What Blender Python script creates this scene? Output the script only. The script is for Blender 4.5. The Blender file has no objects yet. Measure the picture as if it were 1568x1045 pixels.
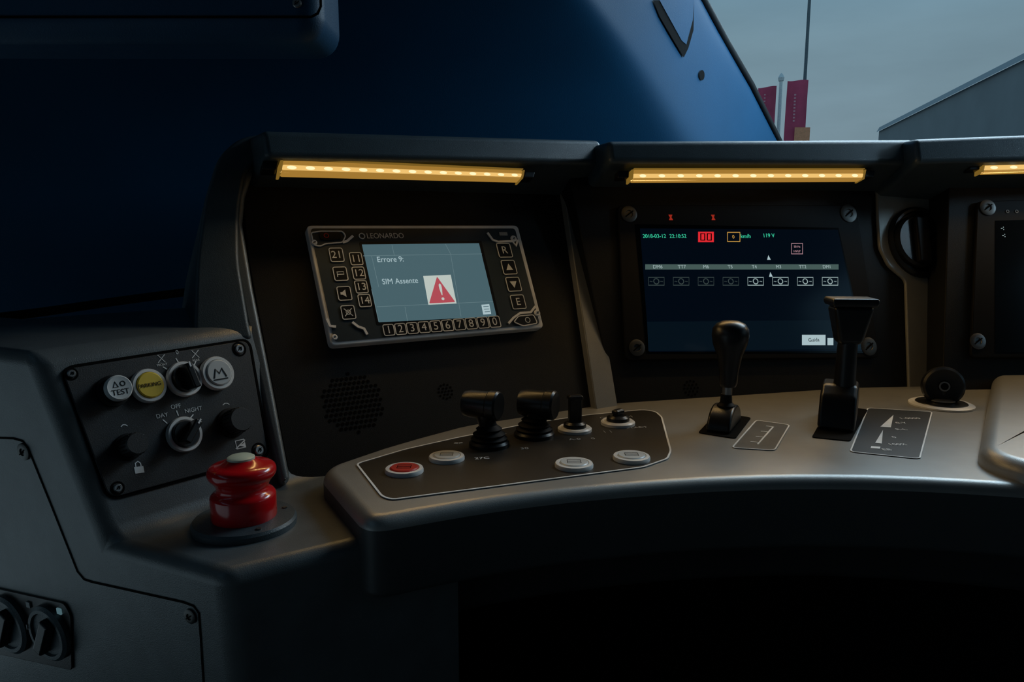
import bpy, bmesh, math, random
from mathutils import Vector, Matrix
random.seed(4)
sc=bpy.context.scene
try:
    sc.view_settings.view_transform='Standard'; sc.view_settings.look='None'
except Exception: pass
# ------------------------------------------------------------ camera
FPX=1130.0; PITCH=math.radians(8.75); CP,SP=math.cos(PITCH),math.sin(PITCH)
CAM=Vector((0,0,1.14))
cd=bpy.data.cameras.new('camera'); cam=bpy.data.objects.new('camera',cd); sc.collection.objects.link(cam)
cam.location=CAM; cam.rotation_euler=(math.pi/2-PITCH,0,0); cd.sensor_width=36; cd.lens=FPX/1568*36
cd.clip_start=0.02; cd.clip_end=500; sc.camera=cam
def ray(u,v):
    x=u-784.0; up=522.5-v
    return Vector((x,FPX*CP+up*SP,-FPX*SP+up*CP))
def at_y(u,v,y):
    r=ray(u,v); return CAM+r*(y/r.y)
class Fr:
    def __init__(s,O,th,tau):
        th=math.radians(th); tau=math.radians(tau)
        s.O=Vector(O); s.X=Vector((math.cos(th),math.sin(th),0))
        nh=Vector((math.sin(th),-math.cos(th),0))
        s.U=(-nh*math.sin(tau)+Vector((0,0,math.cos(tau)))).normalized()
        s.N=s.X.cross(s.U).normalized()
        s.tau=tau
    def M(s):
        m=Matrix.Identity(4)
        for i,a in enumerate((s.X,s.U,s.N)):
            for k in range(3): m[k][i]=a[k]
        for k in range(3): m[k][3]=s.O[k]
        return m
    def w(s,u,v,c=0):
        r=ray(u,v); p0=s.O+s.N*c
        return CAM+r*((p0-CAM).dot(s.N)/r.dot(s.N))
    def l(s,u,v,c=0):
        d=s.w(u,v,c)-s.O
        return (d.dot(s.X),d.dot(s.U))
    def L(s,pts,c=0): return [s.l(u,v,c) for u,v in pts]
    def px(s,u,v,c=0):
        a=s.l(u-4,v,c); b=s.l(u+4,v,c); return math.hypot(a[0]-b[0],a[1]-b[1])/8
    def py(s,u,v,c=0):
        a=s.l(u,v-4,c); b=s.l(u,v+4,c); return math.hypot(a[0]-b[0],a[1]-b[1])/8
ZD=0.85; ZL=0.82
D=Fr((0,0,ZD),0,-90)   # desk: X=+x, U=+y, N=+z
D.X=Vector((1,0,0)); D.U=Vector((0,1,0)); D.N=Vector((0,0,1))
LG=Fr((0,0,ZL),0,-90); LG.X=Vector((1,0,0)); LG.U=Vector((0,1,0)); LG.N=Vector((0,0,1))
FA=Fr(D.w(940,618),31,27)
FB=Fr(D.w(945,618),15,18)
FC=Fr(D.w(1440,597),4,18)
FS=Fr(LG.w(163,830),52,20)
# ------------------------------------------------------------ materials
def mat(name,col,rough=.5,metal=0.,em=None,es=0.,bump=0.,bs=400.,var=.12,vs=30.,coat=0.,spec=.5):
    m=bpy.data.materials.new(name); m.use_nodes=True; nt=m.node_tree; b=nt.nodes['Principled BSDF']
    b.inputs['Roughness'].default_value=rough; b.inputs['Metallic'].default_value=metal
    b.inputs['Specular IOR Level'].default_value=spec
    tc=nt.nodes.new('ShaderNodeTexCoord')
    if em is None:
        n=nt.nodes.new('ShaderNodeTexNoise'); n.inputs['Scale'].default_value=vs; n.inputs['Detail'].default_value=4
        nt.links.new(tc.outputs['Object'],n.inputs['Vector'])
        r=nt.nodes.new('ShaderNodeValToRGB')
        r.color_ramp.elements[0].color=(*[c*(1-var) for c in col],1); r.color_ramp.elements[1].color=(*[min(1,c*(1+var)) for c in col],1)
        r.color_ramp.elements[0].position=.3; r.color_ramp.elements[1].position=.7
        nt.links.new(n.outputs['Fac'],r.inputs['Fac']); nt.links.new(r.outputs['Color'],b.inputs['Base Color'])
    else:
        b.inputs['Base Color'].default_value=(*col,1)
        b.inputs['Emission Color'].default_value=(*em,1); b.inputs['Emission Strength'].default_value=es
    if bump>0:
        n2=nt.nodes.new('ShaderNodeTexNoise'); n2.inputs['Scale'].default_value=bs; n2.inputs['Detail'].default_value=2
        nt.links.new(tc.outputs['Object'],n2.inputs['Vector'])
        bp=nt.nodes.new('ShaderNodeBump'); bp.inputs['Strength'].default_value=bump; bp.inputs['Distance'].default_value=.001
        nt.links.new(n2.outputs['Fac'],bp.inputs['Height']); nt.links.new(bp.outputs['Normal'],b.inputs['Normal'])
    if coat: b.inputs['Coat Weight'].default_value=coat; b.inputs['Coat Roughness'].default_value=.1
    return m
GREY=mat('grey_soft_paint',(.120,.136,.140),.36,.15,bump=.25,bs=900,spec=.6)
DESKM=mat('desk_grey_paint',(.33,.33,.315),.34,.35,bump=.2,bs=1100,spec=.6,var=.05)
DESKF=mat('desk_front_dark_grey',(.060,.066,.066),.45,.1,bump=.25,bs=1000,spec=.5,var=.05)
STRIP=mat('knob_strip_grey',(.26,.26,.24),.42,.2,bump=.25,bs=1000,spec=.5,var=.06)
HOODM=mat('hood_grey_paint',(.050,.070,.080),.40,bump=.35,bs=900)
PANEL=mat('panel_black_texture',(.010,.0112,.0118),.55,bump=.4,bs=1200,spec=.22)
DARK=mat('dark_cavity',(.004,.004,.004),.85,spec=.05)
BACKW=mat('rear_partition_grey',(.22,.25,.27),.8,spec=.1)
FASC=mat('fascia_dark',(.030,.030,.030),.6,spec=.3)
BLK=mat('black_plastic',(.009,.0095,.010),.32,bump=.12,bs=900,spec=.4)
BLKM=mat('black_rubber',(.007,.007,.0075),.6,spec=.15)
PLATE=mat('control_plate',(.018,.0155,.0125),.42,bump=.2,bs=1500,spec=.4)
SPL=mat('switch_plate',(.024,.027,.029),.5,bump=.3,bs=1500,spec=.35)
WHT=mat('white_print',(.85,.87,.87),.6)
DIMW=mat('dim_print',(.36,.37,.37),.6)
RING=mat('button_ring_grey',(.80,.80,.78),.35)
CAPW=mat('button_cap_white',(.60,.63,.63),.35)
YEL=mat('button_cap_yellow',(.85,.60,.06),.4)
REDB=mat('button_cap_red',(.5,.02,.015),.4)
REDE=mat('emergency_red_gloss',(.60,.006,.010),.2,coat=.5,var=.04)
CAPL=mat('emergency_cap',(.55,.62,.50),.4)
MET=mat('steel',(.3,.3,.3),.35,.9)
SCR=mat('screw_dark_metal',(.12,.12,.115),.45,.8)
SILV=mat('radio_silver_rim',(.90,.93,.95),.45,.0)
RFACE=mat('radio_face',(.022,.036,.047),.4)
GLASS=mat('screen_glass_dark',(.002,.003,.004),.15,spec=.4)
BLUE=mat('blue_cab_lining',(.0045,.048,.105),.6,bump=.25,bs=500,var=.06,vs=6,spec=.12)
BLUED=mat('blue_overhead_lining',(.010,.062,.13),.5,bump=.25,bs=500,var=.06,spec=.25)
def emat(n,c,s,sp=.12,ro=.5): return mat(n,(0,0,0),ro,em=c,es=s,spec=sp)
E_SCR=emat('radio_lcd',(.062,.118,.138),1.0)
E_GRID=emat('radio_lcd_lines',(.12,.19,.21),1.0)
E_TXT=emat('lcd_text',(.38,.50,.53),1.0)
E_WH=emat('lcd_white',(.48,.54,.5),1.0)
E_PINK=emat('lcd_warning',(.42,.07,.09),1.0)
E_GRN=emat('lcd_green',(.04,.62,.36),1.0)
E_RED=emat('lcd_red',(.75,.02,.03),1.0)
E_AMB=emat('lcd_amber',(.6,.32,.06),1.0)
E_PK2=emat('lcd_pink',(.40,.22,.26),1.0)
E_BAR=emat('lcd_bar',(.055,.095,.088),1.0)
E_DIM=emat('lcd_dim',(.035,.052,.052),1.0)
E_ICO=emat('lcd_icon',(.32,.42,.42),1.0)
E_BG=emat('lcd_background',(.0007,.0026,.0060),1.0,.5,.12)
E_NAVY=emat('lcd_navy',(.0018,.0055,.0100),1.0,.5,.12)
LEDB=emat('led_tube',(.70,.36,.06),.52)
LEDC=emat('led_core',(1.0,.62,.19),.88)
LEDD=emat('led_dot',(1.0,.86,.50),1.1)
MAMB=emat('led_amber_plastic',(.18,.10,.015),1.0)
# ------------------------------------------------------------ builders
def empty(name,fr=None,mtx=None,par=None):
    e=bpy.data.objects.new(name,None); sc.collection.objects.link(e); e.empty_display_size=.02
    if par is not None: e.parent=par
    e.matrix_world= mtx if mtx is not None else (fr.M() if fr else Matrix.Identity(4)); return e
def addo(name,me,m,par=None,fr=None,bevel=0,seg=3,smooth=True,loc=None,rot=None):
    o=bpy.data.objects.new(name,me); sc.collection.objects.link(o)
    if m is not None and not me.materials: me.materials.append(m)
    if par is not None: o.parent=par
    elif fr is not None: o.matrix_world=fr.M()
    if loc is not None: o.location=loc
    if rot is not None: o.rotation_euler=rot
    if smooth:
        for p in me.polygons: p.use_smooth=True
        if bevel==0:
            try: me.set_sharp_from_angle(angle=math.radians(35))
            except Exception: pass
    if bevel>0:
        b=o.modifiers.new('bevel','BEVEL'); b.width=bevel; b.segments=seg; b.limit_method='ANGLE'; b.angle_limit=math.radians(25)
        b.harden_normals=True
    return o
def mesh(name,v,f):
    me=bpy.data.meshes.new(name); me.from_pydata([tuple(x) for x in v],[],f); me.update(); return me
def fixn(me):
    bm=bmesh.new(); bm.from_mesh(me); bmesh.ops.recalc_face_normals(bm,faces=bm.faces); bm.to_mesh(me); bm.free(); return me
def area2(p): return sum(p[i][0]*p[(i+1)%len(p)][1]-p[(i+1)%len(p)][0]*p[i][1] for i in range(len(p)))
def rnd(p,r,n=6):
    out=[]; N=len(p)
    for i in range(N):
        a=Vector(p[i-1]);b=Vector(p[i]);c=Vector(p[(i+1)%N])
        rr=r[i] if isinstance(r,(list,tuple)) else r
        if rr==0: out.append((b.x,b.y)); continue
        d1=(a-b);d2=(c-b)
        t=min(rr,d1.length*.45,d2.length*.45)
        p1=b+d1.normalized()*t;p2=b+d2.normalized()*t
        for k in range(n+1):
            s=k/n; q=p1*(1-s)**2+b*2*s*(1-s)+p2*s*s; out.append((q.x,q.y))
    return out
def prism(name,p,z0,z1,m,par=None,fr=None,bevel=0,seg=3):
    if area2(p)<0: p=p[::-1]
    n=len(p); v=[(x,y,z0) for x,y in p]+[(x,y,z1) for x,y in p]
    f=[tuple(range(n-1,-1,-1)),tuple(range(n,2*n))]+[(i,(i+1)%n,n+(i+1)%n,n+i) for i in range(n)]
    return addo(name,mesh(name,v,f),m,par,fr,bevel,seg)
def fprism(name,p,z0,z1,r,m,par,rb=None,seg=10,mside=None):
    """prism with true rounded top edge (radius r) and bottom edge (radius rb)"""
    if area2(p)<0: p=p[::-1]
    n=len(p); P=[Vector(q) for q in p]; nr=[]
    for i in range(n):
        a=(P[i]-P[i-1]).normalized(); b=(P[(i+1)%n]-P[i]).normalized()
        na=Vector((-a.y,a.x)); nb=Vector((-b.y,b.x)); m_=(na+nb); m_=m_/max(.3,(m_.length_squared/2)) if m_.length>1e-6 else na
        nr.append(m_)
    rb=r*.5 if rb is None else rb
    rings=[]
    for k in range(seg+1):
        t=math.pi/2*(1-k/seg); rings.append((rb*(1-math.cos(t)),z0+rb*(1-math.sin(t))))
    for k in range(seg+1):
        t=math.pi/2*k/seg; rings.append((r*(1-math.cos(t)),z1-r*(1-math.sin(t))))
    v=[];f=[]
    for off,z in rings:
        for i in range(n): q=P[i]+nr[i]*off; v.append((q.x,q.y,z))
    for j in range(len(rings)-1):
        for i in range(n): f.append((j*n+i,j*n+(i+1)%n,(j+1)*n+(i+1)%n,(j+1)*n+i))
    f.append(tuple(range(n-1,-1,-1))); f.append(tuple((len(rings)-1)*n+i for i in range(n)))
    me=mesh(name,v,f); o=bpy.data.objects.new(name,me); sc.collection.objects.link(o); me.materials.append(m); o.parent=par
    if mside is not None:
        me.materials.append(mside)
        for q in me.polygons[:(seg+2)*n]: q.material_index=1
    for q in me.polygons: q.use_smooth=True
    me.polygons[len(me.polygons)-1].use_smooth=False; me.polygons[len(me.polygons)-2].use_smooth=False
    return o
def ringo(name,p,w,z0,z1,m,par=None,fr=None,closed=True):
    n=len(p); P=[Vector(q) for q in p]; v=[];f=[]
    for i in range(n):
        if closed: a,b=P[i-1],P[(i+1)%n]
        else: a,b=P[max(0,i-1)],P[min(n-1,i+1)]
        d=(b-a); d=d.normalized() if d.length>1e-9 else Vector((1,0)); nn=Vector((-d.y,d.x))*w/2
        for q,z in ((P[i]+nn,z0),(P[i]+nn,z1),(P[i]-nn,z1),(P[i]-nn,z0)): v.append((q.x,q.y,z))
    for i in range(n if closed else n-1):
        j=(i+1)%n
        for k in range(4): f.append((4*i+k,4*i+(k+1)%4,4*j+(k+1)%4,4*j+k))
    return addo(name,fixn(mesh(name,v,f)),m,par,fr,0,smooth=False)
def lathe(name,prof,m,par=None,fr=None,loc=(0,0,0),rot=None,n=40,sx=1,sy=1):
    v=[];f=[]
    for r,z in prof:
        for k in range(n):
            a=2*math.pi*k/n; v.append((r*math.cos(a)*sx,r*math.sin(a)*sy,z))
    for i in range(len(prof)-1):
        for k in range(n): f.append((i*n+k,i*n+(k+1)%n,(i+1)*n+(k+1)%n,(i+1)*n+k))
    f.append(tuple(range(n-1,-1,-1))); f.append(tuple((len(prof)-1)*n+k for k in range(n)))
    return addo(name,mesh(name,v,f),m,par,fr,loc=loc,rot=rot)
def circ(c,r,n=32): return [(c[0]+r*math.cos(2*math.pi*i/n),c[1]+r*math.sin(2*math.pi*i/n)) for i in range(n)]
def box(name,c,s,m,par=None,bevel=.001,rot=None):
    x,y,z=[k/2 for k in s]
    v=[(i,j,k) for i in(-x,x) for j in(-y,y) for k in(-z,z)]
    f=[(0,1,3,2),(4,6,7,5),(0,4,5,1),(2,3,7,6),(0,2,6,4),(1,5,7,3)]
    return addo(name,mesh(name,v,f),m,par,None,bevel,3,loc=c,rot=rot)
def text(name,s,c,size,z,m,par,rotz=0,align='CENTER',sq=1):
    cu=bpy.data.curves.new(name,'FONT'); cu.body=s; cu.size=size; cu.align_x=align; cu.align_y='CENTER'; cu.extrude=.0001
    cu.materials.append(m); o=bpy.data.objects.new(name,cu); sc.collection.objects.link(o); o.parent=par
    o.location=(c[0],c[1],z); o.rotation_euler=(0,0,rotz); o.scale=(sq,1,1); return o
def holes(name,pts,r,z,m,par):
    v=[];f=[]
    for (x,y) in pts:
        b=len(v)
        for k in range(10): a=2*math.pi*k/10; v.append((x+r*math.cos(a),y+r*math.sin(a),z))
        f.append(tuple(range(b,b+10)))
    return addo(name,mesh(name,v,f),m,par,smooth=False)
def screw(name,fr,u,v,par,z=0,rp=8,m=SCR):
    c=fr.l(u,v,z); r=rp*fr.px(u,v,z)
    lathe(name,[(r,z),(r,z+.0015),(r*.8,z+.0025),(r*.45,z+.0025),(r*.4,z+.001),(0.0001,z+.001)],m,par,loc=(c[0],c[1],0),n=24)
    box(name+'_slot',(c[0],c[1],z+.0024),(r*1.3,r*.14,.0006),DARK,par,0,rot=(0,0,.6))

ROOT=empty('driver_console')
# ------------------------------------------------------------ console body (left pedestal)
S=FS.w
A=FS.O.copy();B=LG.w(342,880);C=LG.w(548,830)
aR=FS.l(445,733)[0]; R=FS.O+FS.X*aR
T1=S(48,541);T2=S(382,497)
dl=(A-B);dl.z=0;dl.normalize()
FL=Fr(A,0,0); FL.X=-dl; uu=(T1-A); uu=uu-FL.X*uu.dot(FL.X); FL.U=uu.normalized(); FL.N=FL.X.cross(FL.U).normalized()
TL=T1+dl*.42
R2=LG.w(700,690);C2=LG.w(700,800)
def dn(p,z=0): return Vector((p.x,p.y,z))
def dnu(p): return p-FL.U*(p.z/FL.U.z)
back=Vector((-.14,.20,0.01))
V=[A,B,C,dnu(A),dnu(B),dn(C),T1,T2,R,TL,dnu(TL),R2,C2,dn(C2),T1+back,T2+Vector((-.02,.2,.01)),TL+back]
F=[(9,6,0,1,4,3,10),(1,2,5,4),(2,12,13,5),(0,8,11,12,2,1),(0,6,7,8),(6,9,16,14),(6,14,15,7)]
addo('pedestal_body',fixn(mesh('pedestal_body',V,F)),GREY,ROOT,bevel=.016,seg=6)
# ------------------------------------------------------------ desk slab
def DL(p): return D.L(p)
fc=[(560,800),(650,784),(740,769),(850,755),(925,748),(1000,742),(1100,736),(1200,733),(1300,733),(1400,736),(1500,741),(1600,748),(1720,758),(1850,772)]
bk=[(1900,560),(1650,575),(1520,588),(1390,590),(1290,592),(1190,596),(1100,600),(1000,606),(930,612),(840,625),(725,645),(600,678),(486,716)]
desk=empty('desk_top',D,par=ROOT)
raw=DL(fc)+DL(bk)
pts2=rnd(raw,[.034]+[0]*(len(raw)-2)+[.034],6)
def chaik(p):
    q=[]
    for i in range(len(p)):
        a=Vector(p[i]);b=Vector(p[(i+1)%len(p)]); q.append(tuple(a*.75+b*.25)); q.append(tuple(a*.25+b*.75))
    return q
pts2=chaik(pts2)
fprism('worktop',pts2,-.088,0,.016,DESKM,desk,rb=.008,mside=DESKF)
fpts=D.L([(u,v) for u,v in fc])
fin=[(x,y+.05) for x,y in fpts]
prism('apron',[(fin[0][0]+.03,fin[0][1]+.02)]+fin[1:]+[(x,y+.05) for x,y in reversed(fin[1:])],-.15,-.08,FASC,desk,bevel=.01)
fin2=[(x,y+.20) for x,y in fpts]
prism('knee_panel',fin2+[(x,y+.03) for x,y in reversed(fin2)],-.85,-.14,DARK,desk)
pp=D.L([(1519,590),(1760,580),(1820,760),(1600,752),(1495,718)],.0)
fprism('raised_document_rest',rnd(pp,[.03,.02,.02,.05,.05],8),-.01,.024,.018,DESKM,desk,rb=.002)
# ------------------------------------------------------------ main instrument panels
ip=empty('instrument_panel_a',FA,par=ROOT)
pa=FA.L([(366,250),(880,250),(955,640),(448,760),(380,400)])
prism('panel_face',pa,-.10,0,PANEL,ip,bevel=.002)
ipb=empty('instrument_panel_b',FB,par=ROOT)
pb=FB.L([(868,250),(1480,250),(1520,640),(945,640)])
prism('panel_face',pb,-.10,0,PANEL,ipb,bevel=.002)
prism('dividing_rib',rnd(FA.L([(858,262),(886,262),(946,628),(912,628)],.012),.004),-.05,.014,STRIP,ip,bevel=.008,seg=5)
prism('side_rim',FA.L([(392,222),(388,262),(376,300),(372,342),(388,440),(420,600),(446,737),(430,744),(403,620),(372,480),(354,380),(354,290),(366,240)][:],.035),-.16,.035,GREY,ip,bevel=.009,seg=5)
prism('side_cheek',rnd(FA.L([(296,520),(300,400),(312,310),(334,238),(368,208),(430,200),(470,200),(470,240),(396,243),(376,262),(366,320),(366,400),(382,497),(388,520)],.045),.02),-.20,.045,HOODM,ip,bevel=.014,seg=5)
def hood(par,fr,name,ul,vl,ur,vr,bl,br,c,pt,m=HOODM,ext=0,cut=None):
    a0,bt0=fr.l(ul,vl,c); a1,bt1=fr.l(ur,vr,c); _,bb0=fr.l(ul,bl,c); _,bb1=fr.l(ur,br,c)
    k=math.tan(fr.tau); v=[]
    for a,bt,bb in((a0,bt0,bb0),(a1+ext,bt1,bb1)):
        v+=[(a,bb,c),(a,bt,c),(a,bt+.24*k,c-.24),(a,pt,c-.24),(a,pt,0)]
    f=[(0,1,2,3,4)[::-1],(5,6,7,8,9)]+[(i,(i+1)%5,5+(i+1)%5,5+i) for i in range(5)]
    return addo(name,fixn(mesh(name,v,f)),m,par,bevel=.009,seg=5)
pta=FA.l(620,292)[1]; ptb=FB.l(1150,290)[1]; ptc=FC.l(1540,290)[1]
hood(ip,FA,'hood',400,200,920,215,240,250,.11,pta)
hood(ipb,FB,'hood',931,216,1402,214,248,250,.10,ptb)
# ------------------------------------------------------------ panel C
ipc=empty('instrument_panel_c',FC,par=ROOT)
prism('panel_face',FC.L([(1452,250),(1900,240),(1900,640),(1440,640)]),-.10,0.004,PANEL,ipc,bevel=.002)
hood(ipc,FC,'hood',1401,213,1800,198,248,238,.095,ptc)
# speaker grilles
sg=empty('speaker_grille',FA)
c0=FA.l(541,617);r0=FA.px(541,617)
hp=[]
for i in range(-6,7):
    for j in range(-6,7):
        x=(i+(j%2)*.5)*7.2*r0; y=j*7.6*r0
        if math.hypot(x,y)<46*r0: hp.append((c0[0]+x,c0[1]+y))
holes('perforations',hp,2.6*r0,.0006,DARK,sg)
for (u,v,fr) in((682,600,FA),(1058,595,FB)):
    s2=empty('speaker_grille',fr); c0=fr.l(u,v); r0=fr.px(u,v)
    holes('perforations',[(c0[0]+k*5.2*r0*math.cos(2*math.pi*a/max(1,6*k)),c0[1]+k*5.2*r0*math.sin(2*math.pi*a/max(1,6*k))) for k in (0,1,2) for a in range(6*k if k else 1)],1.6*r0,.0006,DARK,s2)
# ------------------------------------------------------------ LED strips
LEDE=.42
def led(fr,corners,c,nd,en=1):
    e=empty('led_light_strip',fr); P=fr.L(corners,c)
    prism('diffuser_tube',rnd(P,.003,3),c-.012,c,LEDB,e,bevel=.002)
    tl,tr,br,bl=[Vector(q) for q in P]
    core=[tl.lerp(bl,.40),tr.lerp(br,.40),tr.lerp(br,.80),tl.lerp(bl,.80)]
    prism('light_core',rnd([tuple(q) for q in core],.002,3),c-.002,c+.0004,LEDC,e)
    for i in range(nd):
        s=(i+.5)/nd; t=tl.lerp(tr,s);b=bl.lerp(br,s); m_=t.lerp(b,.60); h=(t-b).length
        lathe('led_%d'%i,[(h*.15,c-.001),(h*.14,c+.0008),(h*.08,c+.001),(.0001,c+.0012)],LEDD,e,loc=(m_.x,m_.y,0),n=14,sx=2.3)
    dx=(tr-tl).normalized()
    up=(tl-bl).normalized()
    prism('clear_cover_lip',[tuple(tl+up*.0005),tuple(tr+up*.0005),tuple(tr+up*.002),tuple(tl+up*.002)],c-.012,c+.003,MAMB,e,bevel=.0005)
    for n_,q,q2,s in(('end_cap_a',tl,bl,-1),('end_cap_b',tr,br,1)):
        a=q;b=q2
        prism(n_,[tuple(a),tuple(b),tuple(b+dx*s*.004),tuple(a+dx*s*.004)],c-.02,c+.002,MAMB,e,bevel=.001)
        a2=q+dx*s*.006; b2=q.lerp(q2,.7)+dx*s*.006
        prism(n_+'_clip',[tuple(a2),tuple(b2),tuple(b2+dx*s*.02),tuple(a2+dx*s*.02)],c-.02,c-.002,BLK,e,bevel=.002)
    ld=bpy.data.lights.new('led_glow','AREA'); ld.shape='RECTANGLE'; ld.size=(tr-tl).length; ld.size_y=.012
    ld.color=(1,.62,.22); ld.energy=LEDE*en*(tr-tl).length/.3
    lo=bpy.data.objects.new('led_glow',ld); sc.collection.objects.link(lo); lo.parent=e
    mid=bl.lerp(br,.5)
    lo.location=(mid.x,mid.y-.004,c-.003)
    lo.rotation_euler=(math.radians(-128),0,0)
led(FA,[(434,245),(800,261),(797,274),(431,264)],.098,15,.75)
led(FB,[(970,260),(1323,260),(1320,275),(969,276)],.088,13)
led(FC,[(1508,247),(1860,239),(1860,256),(1506,264)],.078,12,1.3)
# ------------------------------------------------------------ radio terminal
rd=empty('radio_display_terminal',FA)
K=FA
def rb(pts,c): return K.L(pts,c)
cz=.016
prism('housing',rnd(rb([(469,345),(793,345),(833,502),(507,530)],cz),.008),0.0005,cz,SILV,rd,bevel=.002)
prism('front_face',rnd(rb([(475,350.5),(788,350.5),(826,497),(512,524)],cz),.006),cz-.001,cz+.0012,RFACE,rd)
cz=.0172
prism('screen_bezel',rnd(rb([(550,371),(737,369),(765,488),(577,498)],cz),.002),cz,cz+.0005,BLK,rd)
prism('lcd',rb([(554,375),(733,373),(760,485),(580,494)],cz),cz,cz+.001,E_SCR,rd)
zz=cz+.0012
for n_,a,b in(('g1',(556,392),(738,389)),('g2',(569,443),(580,493)),('g3',(577,470),(755,462)),('g4',(600,375),(604,392)),('g5',(682,374),(690,389)),('g6',(569,392),(580,440)),('g7',(690,389),(706,485)),('g8',(620,470),(624,492))):
    ringo('lcd_line_'+n_,rb([a,b],zz),.0007,zz,zz+.0001,E_GRID,rd,closed=False)
s=K.py(600,400,zz)
text('lcd_text_a','Errore 9:',K.l(577,398,zz),11.5*s,zz,E_TXT,rd,align='LEFT',sq=.92)
text('lcd_text_b','SIM Assente',K.l(585,432,zz),11.5*s,zz,E_TXT,rd,align='LEFT',sq=.92)
prism('warning_tile',rb([(648,423),(690,421),(699,465),(656,467)],zz),zz,zz+.0003,E_WH,rd)
prism('warning_triangle',rnd(rb([(669,424),(697,463),(657,465)],zz),.002),zz+.0003,zz+.0006,E_PINK,rd)
text('warning_mark','!',K.l(676,449,zz),36*s,zz+.0007,E_WH,rd)
prism('list_icon',rb([(737,467),(749,466),(752,481),(740,482)],zz),zz,zz+.0003,E_TXT,rd)
for k in range(3): ringo('list_icon_bar_%d'%k,rb([(740+k,470+k*4),(748+k,469.5+k*4)],zz),.001,zz+.0003,zz+.0005,E_SCR,rd,closed=False)
def key(u,v,lab,w=9,sz=15):
    q=K.l(u,v,cz); a=w*K.px(u,v); b=w*K.py(u,v)
    P=rnd([(q[0]-a,q[1]-b),(q[0]+a,q[1]-b),(q[0]+a,q[1]+b),(q[0]-a,q[1]+b)],.003,4)
    prism('key_'+lab[0],P,cz,cz+.0012,BLK,rd); ringo('key_outline_'+lab[0],P,.0013,cz+.001,cz+.0016,WHT,rd)
    if lab[1]: text('key_label_'+lab[0],lab[1],q,sz*K.py(u,v),cz+.0014,WHT,rd)
    return q
for (u,v,l) in((545,397,'11'),(549,419,'12'),(553,440,'13'),(558,461,'14')): key(u,v,(l,l))
for (u,v,l) in((515,391,'21'),(521,420,''),(527,450,''),(533,479,''),(772,384,'R'),(779,410,''),(786,436,''),(793,463,'E')): 
    q=key(u,v,('%d'%u,l),10)
    h=K.px(u,v)
    if u==779: prism('arrow_up',[(q[0]-5*h,q[1]-4*h),(q[0]+5*h,q[1]-4*h),(q[0],q[1]+5*h)],cz+.001,cz+.0018,WHT,rd)
    if u==786: prism('arrow_down',[(q[0]-5*h,q[1]+4*h),(q[0]+5*h,q[1]+4*h),(q[0],q[1]-5*h)],cz+.001,cz+.0018,WHT,rd)
    if u==527: prism('speaker_icon',[(q[0]-6*h,q[1]-2*h),(q[0]-3*h,q[1]-2*h),(q[0]+2*h,q[1]-6*h),(q[0]+2*h,q[1]+6*h),(q[0]-3*h,q[1]+2*h),(q[0]-6*h,q[1]+2*h)],cz+.001,cz+.0018,WHT,rd)
    if u==521: ringo('phone_icon',[(q[0]-5*h,q[1]-5*h),(q[0]-5*h,q[1]+3*h),(q[0]+5*h,q[1]+3*h),(q[0]+5*h,q[1]-1*h),(q[0]-5*h,q[1]-1*h)],.0012,cz+.001,cz+.0018,WHT,rd,closed=False)
    if u==533:
        ringo('cross_a',[(q[0]-6*h,q[1]-6*h),(q[0]+6*h,q[1]+6*h)],.0012,cz+.001,cz+.0018,WHT,rd,closed=False)
        ringo('cross_b',[(q[0]-6*h,q[1]+6*h),(q[0]+6*h,q[1]-6*h)],.0012,cz+.001,cz+.0018,WHT,rd,closed=False)
        ringo('cross_c',circ(q,3.5*h,12),.001,cz+.001,cz+.0018,WHT,rd)
for i in range(10):
    key(595+i*18,506-i*1.4,('num%d'%i,'%d'%((i+1)%10)),8,16)
text('maker_label','LEONARDO',K.l(561,362,cz),11.5*s,cz+.0006,WHT,rd,align='LEFT',sq=.88)
ringo('maker_emblem',circ(K.l(554,362,cz),4*s,12),.001,cz,cz+.0016,WHT,rd)
for n_,p in(('a',[(476,357),(490,355),(524,355),(529,362),(524,372),(498,374),(490,378),(480,376)]),):
    ringo('corner_pod_'+n_,rnd(rb(p,cz),.003,3),.0016,cz,cz+.002,SILV,rd)
prism('power_key_tl',rnd(rb([(488,356),(520,356),(522,367),(500,369),(490,367)],cz),.003),cz,cz+.002,BLK,rd)
ringo('power_key_mark',circ(K.l(499,362,cz),3*s,12),.0012,cz+.002,cz+.0026,REDB,rd)
for n_,p in(('b',[(746,357),(754,368),(762,371),(784,370),(790,377),(792,368)]),('c',[(778,496),(786,487),(796,480),(812,479),(819,470)]),('d',[(539,494),(548,501),(557,504),(562,513)]),('e',[(500,489),(505,500),(514,501)]),('f',[(524,372),(531,370),(540,362)])):
    ringo('corner_trim_'+n_,rb(p,cz),.0035,cz,cz+.002,SILV,rd,closed=False)
prism('power_key_br',rnd(rb([(786,494),(793,485),(816,483),(822,496),(800,500)],cz),.004),cz,cz+.002,BLK,rd)
ringo('power_key_br_outline',rnd(rb([(786,494),(793,485),(816,483),(822,496),(800,500)],cz),.004),.0015,cz+.001,cz+.0026,SILV,rd)
ringo('power_mark',circ(K.l(807,491,cz),4*s,14),.001,cz+.002,cz+.0026,WHT,rd)
prism('top_sensor',rb([(764,356),(776,356),(777,361),(765,361)],cz),cz,cz+.001,DIMW,rd)
for i,(u,v) in enumerate(((481,372),(786,366),(512,517),(822,480))): screw('screw_%d'%i,K,u,v,rd,cz,4.5,SILV)
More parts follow.
